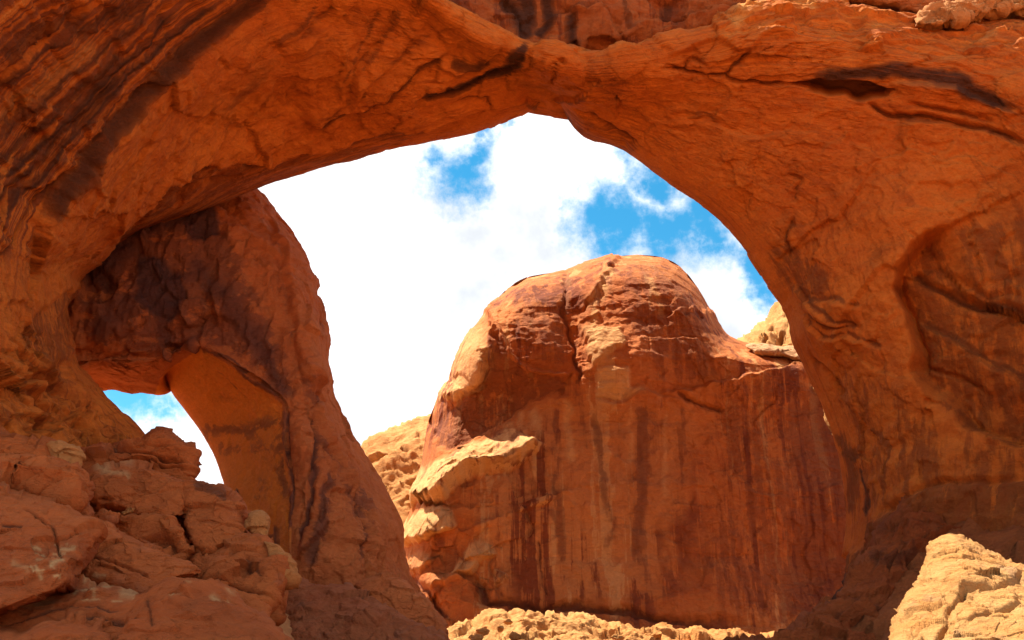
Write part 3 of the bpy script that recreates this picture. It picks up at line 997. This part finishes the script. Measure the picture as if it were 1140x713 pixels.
dist, _, _ = seg_dist(PX, PY, np.array(sil))
Vb = at(PX, PY, butt_Y(PX, PY, dist))
back = Vb[0] + np.array([0, 5, -.5])
Vb = np.concatenate([(Vb[0] + np.array([0, 16, -16]))[None], (Vb[0] + np.array([0, 11, -3]))[None], back[None], Vb], 0)
butt_feats = [
    RP([(455, 566), (468, 560), (486, 562), (508, 546), (545, 532), (580, 518), (600, 508), (606, 494)], amp=2.6, fall=44, pale=.85),
    RP([(438, 606), (458, 608), (478, 594), (498, 590), (514, 584)], amp=1.8, fall=30, pale=.8),
    RP([(500, 640), (524, 640), (536, 624), (552, 616)], amp=1.1, fall=22, pale=.7), RP([(548, 652), (558, 650), (566, 640)], amp=.8, fall=16, pale=.7),
    RP([(488, 448), (500, 446), (514, 442), (528, 440), (544, 430)], amp=.7, fall=26, pale=.7),
    RP([(500, 424), (514, 416), (532, 424), (546, 420)], amp=.5, fall=50, pale=.5),
    RP([(572, 574), (590, 570), (606, 562), (620, 556)], amp=.7, fall=14, pale=.6),
    RP([(455, 640), (470, 632), (486, 622)], amp=.9, fall=20, pale=.3), RP([(476, 660), (500, 648), (516, 650)], amp=.7, fall=16, pale=.2),
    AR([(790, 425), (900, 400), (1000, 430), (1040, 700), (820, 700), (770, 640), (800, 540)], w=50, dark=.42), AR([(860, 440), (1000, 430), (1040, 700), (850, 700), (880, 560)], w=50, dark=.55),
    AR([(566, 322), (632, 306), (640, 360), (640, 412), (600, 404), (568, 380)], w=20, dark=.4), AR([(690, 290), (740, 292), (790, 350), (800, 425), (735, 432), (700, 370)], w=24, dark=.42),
    ST([(637, 418), (616, 416), (580, 404), (561, 386), (557, 362)], w=4, amp=1.1, fall=55, dark=.2),
    AR([(556, 372), (564, 392), (584, 408), (616, 420), (636, 420), (634, 436), (612, 442), (592, 448), (560, 470), (520, 492), (486, 500), (478, 470), (500, 450), (530, 430), (545, 400)], w=10, amp=-.9, dark=.5),  # carved hollow, with its shade also painted dark
    G([(630, 300), (630, 346), (638, 368), (642, 398), (648, 440)], w=2.5, amp=.4, dark=.7),
    D([(630, 305), (631, 350)], w=8, dark=.8),
    D([(607, 320), (604, 380)], w=12, dark=.3),
    ST([(648, 345), (662, 325), (680, 302), (690, 290)], w=6, amp=.5, fall=25, dark=.0),
    ST([(661, 406), (652, 385), (645, 352), (660, 335)], w=4, amp=-.45, fall=30, dark=.3),
    PL([(655, 340), (672, 320), (685, 300)], w=7, pale=.7),  # pale stroke paints sunlight grazing the ridge
    AR([(651, 368), (686, 363), (693, 377), (676, 396), (661, 405)], w=5, amp=.25, pale=.75),  # grazing sunlight painted as a pale patch
    AR([(665, 409), (700, 407), (700, 428), (715, 432), (690, 445), (663, 442)], w=6, amp=.25, pale=.7),  # lower patch of grazing sunlight, painted pale
    ST([(740, 440), (715, 432), (690, 446), (664, 446)], w=4, amp=.5, fall=20, dark=.3),
    ST([(780, 375), (745, 380), (700, 376)], w=4, amp=.5, fall=30, dark=.3),
    ST([(905, 408), (870, 412), (830, 418), (780, 432), (735, 436)], w=4, amp=.5, fall=30, dark=.2),
    PL([(860, 410), (880, 404), (900, 402)], w=6, pale=.8),
    G([(752, 435), (780, 452), (810, 456)], w=3, amp=.4, dark=.6),
    G([(763, 352), (775, 350), (785, 356)], w=3, amp=.4, dark=.6),
    ST([(800, 350), (770, 345), (740, 352)], w=3, amp=.4, fall=15, dark=.3),
    ST([(540, 345), (552, 362), (545, 395), (540, 425)], w=4, amp=.8, fall=20, dark=.2),
    PL([(515, 400), (530, 385), (540, 400), (525, 425)], w=12, pale=.7),  # sunlit left slope of the knob painted pale
    # drips of the lower wall
    AR([(545, 480), (580, 455), (640, 440), (700, 446), (770, 450), (760, 560), (730, 660), (640, 665), (560, 660), (530, 600), (545, 520)], w=40, pale=.18),
    D([(714, 440), (714, 500), (713, 560), (712, 640)], w=9, dark=.8), D([(705, 560), (716, 620), (724, 660)], w=7, dark=.6),
    D([(661, 450), (668, 520), (676, 560), (684, 620)], w=6, dark=.75), D([(616, 445), (618, 500), (622, 560), (632, 640)], w=6, dark=.7),
    D([(640, 420), (650, 470), (655, 510)], w=5, dark=.6), D([(690, 450), (692, 520), (700, 580)], w=4, dark=.5),
    D([(759, 440), (760, 520), (752, 600)], w=6, dark=.55), D([(790, 430), (792, 500)], w=5, dark=.4), D([(612, 560), (625, 600), (634, 660)], w=5, dark=.7),
    D([(590, 520), (595, 560)], w=4, dark=.4), D([(735, 450), (738, 560)], w=4, dark=.45), D([(840, 430), (845, 520)], w=6, dark=.4), D([(880, 440), (890, 520)], w=6, dark=.4),
    PL([(566, 470), (568, 482)], w=8, pale=.6), PL([(595, 455), (596, 500), (600, 540)], w=6, pale=.75), PL([(632, 440), (634, 520)], w=6, pale=.65),
    PL([(580, 458), (582, 490)], w=5, pale=.6), PL([(700, 450), (702, 520)], w=4, pale=.4), PL([(740, 450), (742, 560)], w=5, pale=.4),
    ST([(640, 548), (616, 551), (580, 560)], w=3, amp=.5, fall=14, dark=.3), PL([(612, 553), (585, 561)], w=3, pale=.8),
    G([(580, 562), (592, 585), (585, 600)], w=3, amp=.4, dark=.5),
    ST([(560, 575), (540, 578), (525, 585)], w=3, amp=.5, fall=10, dark=.3),
    G([(520, 640), (545, 668), (600, 676), (650, 674), (720, 688), (850, 697)], w=5, amp=.8, dark=.7),
    D([(640, 690), (720, 697), (850, 702)], w=10, dark=.5),
    D([(905, 420), (915, 460), (930, 520), (940, 600)], w=16, dark=.9), D([(930, 600), (925, 650), (890, 680)], w=14, dark=.6),
    G([(500, 690), (475, 660), (450, 640)], w=5, amp=.6, dark=.6),
    G([(600, 600), (604, 640), (612, 665)], w=2, amp=.2, dark=.5), G([(540, 600), (548, 640), (560, 668)], w=2, amp=.25, dark=.4),
]
for f in butt_feats:                                         # broad soft drips rather than thin lines
    if f['k'] == 'stain_and_light' and f.get('dark'):
        f['dark'] *= .7
        f['w'] *= 1.35
butt = empty('rock_buttress', (6, 70, 6), 'massive streaked dome of rock standing in the middle of the main opening', 'rock')
b_me = grid_mesh('dome', Vb)


def butt_extra(P):
    px, py = project(P)
    lo = smooth(py, 430, 480)
    left = smooth(-px, -600, -520)
    rr = smooth(px, 770, 850) * smooth(py, 470, 560)
    r = (.20 + .22 * left + .35 * left * smooth(py, 500, 560) + .25 * rr) * (.12 + .88 * smooth(seg_dist(px, py, np.array(sil))[0], 4, 45))
    return r * (.8 * facets(P * np.array([.28, .28, .3]), .7) + .30 * facets(P * np.array([.8, .8, .9]), .8)) * (1 - .45 * lo * (1 - left)) + (1 - lo) * .12 * facets(P * np.array([.25, .25, 1.0]), .4)


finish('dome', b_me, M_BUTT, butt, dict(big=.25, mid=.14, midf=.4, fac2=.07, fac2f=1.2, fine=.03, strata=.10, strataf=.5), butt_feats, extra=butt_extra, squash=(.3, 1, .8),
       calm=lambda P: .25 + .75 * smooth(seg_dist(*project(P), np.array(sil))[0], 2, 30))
M_LEDGE = rock_mat('ledge_top_sandstone', (.52, .31, .17), (.47, .25, .12), varn=.1, bump=.25)
BL = dict(mid=.12, midf=.6, fac=.2, facf=.45, fac2=.12, fac2f=1.2, fine=.03, strata=.1, strataf=.9)
rock('ledge', [(832, 384), (862, 386), (900, 388), (915, 395), (905, 404), (870, 396), (840, 392)], 73.5, 1.0, M_LEDGE, BL, lean=8, nu=160, nv=70, parent=butt, label='sunlit shelf beside the leg')

rock('rock_flake', [(905, 414), (911, 418), (922, 445), (930, 466), (934, 480), (930, 486), (925, 474), (915, 446), (906, 424)], 58, .5, M_PALE, BL, lean=2, nu=140, nv=60, power=3,
     label='thin sunlit sliver of rock in the gap between dome and right leg of arch', cat='rock')
# ------------------------------------------------------------------ rocks behind
HB = dict(big=.7, bigf=.16, mid=.4, midf=.4, fac=.5, facf=.3, fac2=.15, fac2f=.9, fine=.04, strata=.3, strataf=.55)
rock('rock_dome', [(396, 525), (404, 503), (418, 488), (440, 476), (475, 464), (520, 466), (545, 520), (540, 640), (470, 680), (430, 640), (410, 570)], 92, 8, M_PALE, HB, lean=9, nu=300, nv=120,
     feats=[G([(425, 510), (436, 506)], w=3, amp=1.2, dark=.4), G([(450, 508), (456, 512)], w=3, amp=1.2, dark=.4), ST([(480, 530), (440, 520), (410, 530)], w=4, amp=.6, fall=20)],
     label='pale sunlit dome of rock behind the leg of the dark rear arch', cat='rock')
rock('rock_peak', [(812, 398), (829, 378), (843, 362), (859, 346), (877, 329), (905, 310), (940, 292), (980, 340), (990, 460), (900, 480), (840, 440)], 105, 8, M_PALE, HB, lean=9, nu=260, nv=110,
     feats=[G([(848, 372), (852, 384)], w=5, amp=1.5, dark=.3), G([(868, 366), (872, 384)], w=6, amp=1.8, dark=.3), G([(858, 358), (866, 372)], w=3, amp=.8, dark=.2)],
     label='small sunlit peak peeping out between dome and right leg of arch', cat='rock')

# ------------------------------------------------------------------ left foreground rocks
FR = dict(big=.12, bigf=.2, mid=.06, midf=.7, fac=.24, facf=.42, facz=1.7, tilt=.8, fac2=.11, fac2f=1.15, fac3=.04, fine=.015, strata=.05, strataf=1.1)


def chips(n, x0, y0, x1, y1, seed):
    q = random.Random(seed)
    out_ = []
    for _ in range(n):
        x, y = q.uniform(x0, x1), q.uniform(y0, y1)
        a, b = q.uniform(1, 7), q.uniform(-2, 2)
        out_.append(PL([(x - a, y - b), (x, y + q.uniform(-1.5, 1.5)), (x + a, y + b)], w=q.uniform(.7, 1.8), pale=q.uniform(.5, 1.0)))
    return out_


def fore(outline, Y, thick, label, lean=3., leanx=0., mat=None, feats=None, nu=280, nv=130, power=5.0, amps=None, name='rock_slab', cat='rock', group='rocks piled at the left foot of the arch'):
    return rock(name, outline, Y, thick, mat or M_FORE, amps or FR, lean, nu, nv, power, leanx, feats, None, label, cat, group)


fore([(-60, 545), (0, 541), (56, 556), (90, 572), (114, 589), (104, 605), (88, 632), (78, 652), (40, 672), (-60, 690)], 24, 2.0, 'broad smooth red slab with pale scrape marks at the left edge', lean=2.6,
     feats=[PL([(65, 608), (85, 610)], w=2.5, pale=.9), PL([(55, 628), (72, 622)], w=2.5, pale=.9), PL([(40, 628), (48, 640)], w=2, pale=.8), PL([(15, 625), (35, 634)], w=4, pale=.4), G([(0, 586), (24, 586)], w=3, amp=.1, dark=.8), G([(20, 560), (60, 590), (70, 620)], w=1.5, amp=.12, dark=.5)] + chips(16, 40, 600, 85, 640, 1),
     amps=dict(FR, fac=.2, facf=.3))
fore([(110, 588), (140, 598), (196, 622), (228, 636), (198, 647), (160, 665), (135, 659), (84, 638), (96, 612)], 27, 1.5, 'wedge shaped red slab between two dark cracks', lean=3.2, feats=[G([(95, 618), (130, 628), (170, 640)], w=1.5, amp=.1, dark=.4)] + chips(6, 90, 640, 130, 660, 5), amps=dict(FR, fac=.2, facf=.3))
fore([(-60, 650), (30, 655), (74, 651), (135, 662), (160, 668), (196, 650), (220, 649), (252, 676), (294, 706), (310, 760), (-60, 780)], 23, 2.2, 'long low red slab with pale chips along the bottom left edge', lean=2.2,
     feats=[PL([(100, 648), (125, 655)], w=5, pale=.7), PL([(132, 664), (150, 668)], w=5, pale=.7), PL([(195, 646), (225, 655)], w=3, pale=.8), G([(60, 700), (110, 688), (160, 700)], w=3, amp=.1, dark=.6), G([(165, 670), (172, 712)], w=2, amp=.06, dark=.5),
            PL([(20, 665), (60, 670)], w=6, pale=.4), G([(0, 690), (70, 675), (140, 682)], w=2, amp=.06, dark=.6)] + chips(14, 80, 650, 150, 672, 2) + chips(8, 190, 650, 250, 690, 3), amps=dict(FR, fac=.3, facf=.3))
fore([(-60, 700), (20, 706), (60, 696), (120, 712), (150, 760), (-60, 790)], 20.5, 1.2, 'dark slab cut by the bottom left corner of the view', lean=2, nu=160, nv=70)
fore([(-50, 510), (0, 506), (40, 508), (75, 516), (93, 532), (98, 558), (75, 564), (52, 554), (0, 546), (-50, 548)], 29, 1.7, 'undercut red ledge above the broad smooth slab', lean=2.0, feats=[ST([(95, 545), (60, 535), (0, 528)], w=4, amp=.5, fall=14, dark=.5)])
fore([(-40, 482), (0, 484), (50, 494), (62, 498), (60, 516), (40, 512), (0, 508), (-40, 508)], 33, 1.3, 'flat brown ledge under the left foot with a square block on its end', lean=2.5, nu=200, nv=80)
fore([(54, 496), (70, 495), (89, 503), (88, 520), (76, 528), (62, 520), (55, 510)], 32.3, .7, 'square orange block perched on the end of the brown ledge', lean=1.0, mat=M_TAN, nu=150, nv=70, name='boulder', cat='boulder')
fore([(88, 520), (96, 508), (128, 498), (158, 488), (172, 480), (191, 484), (210, 501), (217, 516), (215, 534), (195, 540), (150, 534), (110, 540), (92, 536)], 40, 2.0, 'blocky layered rock standing against the sky below the small window', lean=1.5,
     feats=[G([(120, 500), (160, 505), (210, 515)], w=2, amp=.3, dark=.5), G([(130, 515), (170, 515), (214, 525)], w=2, amp=.3, dark=.5)], amps=dict(FR, strata=.2, strataf=1.6, fac=.5))
fore([(97, 532), (123, 521), (158, 519), (188, 528), (210, 540), (212, 562), (205, 577), (160, 575), (130, 566), (104, 554)], 35, 1.6, 'rounded brown slab below the blocky layered rock', lean=3.5,
     feats=[PL([(100, 527), (150, 520)], w=2, pale=.6)])
fore([(200, 538), (228, 540), (253, 548), (270, 565), (270, 582), (283, 600), (277, 616), (245, 618), (220, 612), (204, 590)], 34.3, 1.7, 'steep rounded slab with a grey cap beside the pale round boulder', lean=3.0, leanx=.6,
     feats=[D([(208, 540), (240, 548), (255, 556)], w=6, dark=.6)])
fore([(195, 560), (235, 555), (285, 585), (312, 640), (318, 690), (280, 700), (225, 690), (195, 630)], 39, 1.6, 'dark rock filling the cleft behind the fractured one', lean=1.5)
fore([(126, 580), (150, 570), (190, 573), (204, 590), (210, 618), (190, 626), (160, 614), (135, 600)], 33.0, 1.3, 'hollowed red rock in the shade under the rounded slab', lean=1.0, feats=[AR([(150, 600), (180, 590), (200, 600), (204, 618), (180, 620)], w=12, amp=-.4, dark=.4)])
fore([(101, 570), (110, 561), (124, 562), (136, 574), (134, 585), (118, 588), (104, 580)], 31.5, .55, 'rounded red boulder wedged under the brown slab', lean=1.0, nu=130, nv=60, name='boulder', cat='boulder', power=2.3)
fore([(134, 570), (140, 562), (152, 561), (154, 569), (146, 575), (137, 575)], 31.8, .32, 'small light brown boulder right of the wedged red one', lean=.6, nu=100, nv=50, name='boulder', cat='boulder', mat=M_TAN, power=2.3)
fore([(94, 560), (104, 582), (122, 590), (118, 604), (100, 592), (70, 572), (60, 560)], 28.7, .9, 'narrow dark rock in the cleft left of the boulders', lean=2, nu=150, nv=60)
fore([(220, 626), (245, 615), (280, 602), (300, 606), (316, 622), (318, 640), (309, 656), (300, 674), (290, 678), (262, 664), (236, 648)], 32.0, 1.7, 'fractured rock with orange edges above the dark cleft', lean=3.0, leanx=.3,
     feats=[G([(240, 645), (265, 655), (290, 668)], w=3, amp=.15, dark=.6), G([(270, 615), (290, 640)], w=3, amp=.1, dark=.5)], amps=dict(FR, fac=.45, facf=.6))
fore([(238, 648), (262, 660), (288, 676), (294, 690), (304, 706), (312, 750), (280, 740), (262, 706), (246, 676)], 29.5, 1.0, 'narrow sliver of rock leaning beside the bottom cleft', lean=2.5, nu=180, nv=70)
fore([(272, 588), (276, 574), (288, 570), (299, 577), (303, 590), (298, 602), (286, 602), (277, 598)], 33.2, .5, 'pale round boulder perched before the orange underside of the leg', lean=1., nu=150, nv=80, name='boulder', cat='boulder', mat=M_TAN, power=2.3)
fore([(292, 602), (306, 606), (318, 620), (327, 636), (325, 648), (313, 644), (300, 624)], 31.4, .5, 'thin tilted slab with a pale edge right below the round boulder', lean=1.5, nu=150, nv=70, mat=M_TAN)
fore([(310, 655), (325, 647), (352, 653), (400, 658), (430, 674), (465, 694), (500, 712), (520, 770), (300, 770), (300, 700)], 44, 3.0, 'dusty brown mound below the leg of the dark arch', lean=4.0, nu=320, nv=120,
     feats=[D([(330, 670), (350, 690)], w=10, dark=.4), ST([(480, 705), (430, 690), (380, 690)], w=5, amp=.5, fall=20, dark=.2)], mat=rock_mat('dusty_sandstone', (.33, .105, .04), (.27, .07, .026), varn=.4, bump=.2, grey=.2))
fore([(395, 655), (440, 640), (470, 665), (500, 700), (485, 712), (450, 694), (420, 676)], 48, 2.0, 'dark rock wedged between the leg and the sunlit rubble', lean=2.0, nu=180, nv=70, mat=M_REAR)

# ------------------------------------------------------------------ the sunlit bank and rubble
RB = dict(big=.4, bigf=.3, mid=.3, midf=.7, fac=.6, facf=.45, facz=1.8, fac2=.24, fac2f=1.0, fac3=.06, fine=.03, finef=1.6, strata=.2, strataf=1.0)
rock('rubble_bank', [(480, 716), (500, 706), (520, 696), (545, 685), (600, 686), (640, 686), (662, 695), (692, 702), (740, 701), (760, 705), (800, 704), (832, 711), (880, 722), (900, 780), (480, 790)], 60, 2.6, M_RUB, RB,
     lean=9, nu=560, nv=260, power=2.6, label='jagged sunlit bank of broken rock at the foot of the dome', cat='rock bank')
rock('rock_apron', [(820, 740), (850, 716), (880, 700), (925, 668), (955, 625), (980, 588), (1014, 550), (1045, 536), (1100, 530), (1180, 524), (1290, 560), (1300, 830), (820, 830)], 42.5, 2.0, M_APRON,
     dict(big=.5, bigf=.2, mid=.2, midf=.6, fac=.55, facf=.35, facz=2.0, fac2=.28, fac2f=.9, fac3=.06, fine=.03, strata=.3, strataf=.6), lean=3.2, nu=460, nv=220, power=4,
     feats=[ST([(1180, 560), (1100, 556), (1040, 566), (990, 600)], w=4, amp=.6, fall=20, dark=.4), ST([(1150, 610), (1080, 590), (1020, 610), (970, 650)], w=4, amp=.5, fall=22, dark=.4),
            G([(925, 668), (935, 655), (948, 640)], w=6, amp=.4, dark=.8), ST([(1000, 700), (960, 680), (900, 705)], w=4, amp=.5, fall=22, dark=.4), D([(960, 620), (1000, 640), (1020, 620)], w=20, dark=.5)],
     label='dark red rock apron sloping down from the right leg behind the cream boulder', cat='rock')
boul = []


def make_boulder(name, seed, mat, n=36):
    r = np.random.default_rng(seed)
    th = np.linspace(0.001, math.pi - .001, n)
    ph = np.linspace(0, 2 * math.pi, 2 * n, endpoint=False)
    T, H = np.meshgrid(th, ph, indexing='ij')
    U = np.stack([np.sin(T) * np.cos(H), np.sin(T) * np.sin(H), np.cos(T)], -1).reshape(-1, 3)
    rad = np.full(len(U), 1.0)
    for k in range(13):
        nrm = r.normal(size=3)
        nrm /= np.linalg.norm(nrm)
        dcut = r.uniform(.42, .85)
        dd = U @ nrm
        rad = np.where(dd > .05, np.minimum(rad, dcut / np.maximum(dd, .05)), rad)
    Pm = U * rad[:, None] * np.array([1.0, .85, .7])
    Pm = Pm + U * (.07 * fbm(U * 2.5 + seed, 4))[:, None]
    me = grid_mesh(name, Pm.reshape(n, 2 * n, 3), closed_u=True)
    P = get_co(me)
    N = get_no(me)
    if (N * P).sum(1).mean() < 0:
        me.flip_normals()
    for nm, ty, k in (('stain_and_light', 'FLOAT_COLOR', 4), ('bed', 'FLOAT', 1)):
        a_ = me.attributes.new(nm, ty, 'POINT')
        a_.data.foreach_set('color' if k == 4 else 'value', np.tile([0., 0., 0., 1.] if k == 4 else [0.], len(me.vertices)).astype(np.float32))
    me.shade_smooth()
    me.materials.append(mat)
    return me


protos = [make_boulder('rubble_boulder', 100 + k, M_RUB) for k in range(6)]
r2 = random.Random(4)
xs = [(500 + 370 * r2.random()) for _ in range(30)]
for i, px in enumerate(xs):
    top = np.interp(px, [480, 545, 640, 692, 760, 800, 832, 880], [712, 686, 688, 703, 706, 705, 712, 718])
    py = top + 3 + 20 * r2.random()
    Yy = 60.5 - (py - top) * .16 - .1
    p = at(px, py, Yy)
    s = r2.uniform(.18, .5) * (1.25 if i % 9 == 0 else 1)
    o = bpy.data.objects.new('rubble_boulder', protos[i % 6])
    C.objects.link(o)
    o.location = [float(v) for v in p]
    o.rotation_euler = (r2.uniform(-.6, .6), r2.uniform(-.6, .6), r2.uniform(0, 6.28))
    o.scale = (s, s * r2.uniform(.8, 1.1), s * r2.uniform(.7, 1))
    tag(o, 'angular sunlit boulder lying on the jagged bank at the foot of the dome', 'boulder', 'boulders strewn over the sunlit bank')

# the bright rock at the lower right
rock('boulder', [(968, 750), (990, 712), (1012, 672), (1030, 636), (1042, 606), (1066, 600), (1098, 616), (1140, 632), (1200, 648), (1260, 700), (1240, 800), (1100, 820), (990, 800)], 25, 3.0, M_BOULD,
     dict(big=.18, bigf=.3, mid=.08, midf=.7, fac=.18, facf=.38, facz=2.2, fac2=.08, fac2f=1.4, fac3=.04, fine=.015, finef=2.2), lean=5.5, nu=520, nv=420, power=3.0,
     feats=[G([(1055, 690), (1075, 655), (1105, 657), (1140, 640)], w=3, amp=.35, dark=.4), G([(1040, 712), (1055, 690)], w=3, amp=.3, dark=.4), G([(1080, 700), (1110, 680), (1140, 672)], w=3, amp=.3, dark=.3),
            G([(1000, 706), (1030, 690), (1055, 668)], w=2, amp=.15, dark=.2), AR([(1000, 720), (1024, 702), (1030, 712)], w=4, amp=-.5)],
     label='big cream sunlit boulder in the lower right corner', cat='boulder')
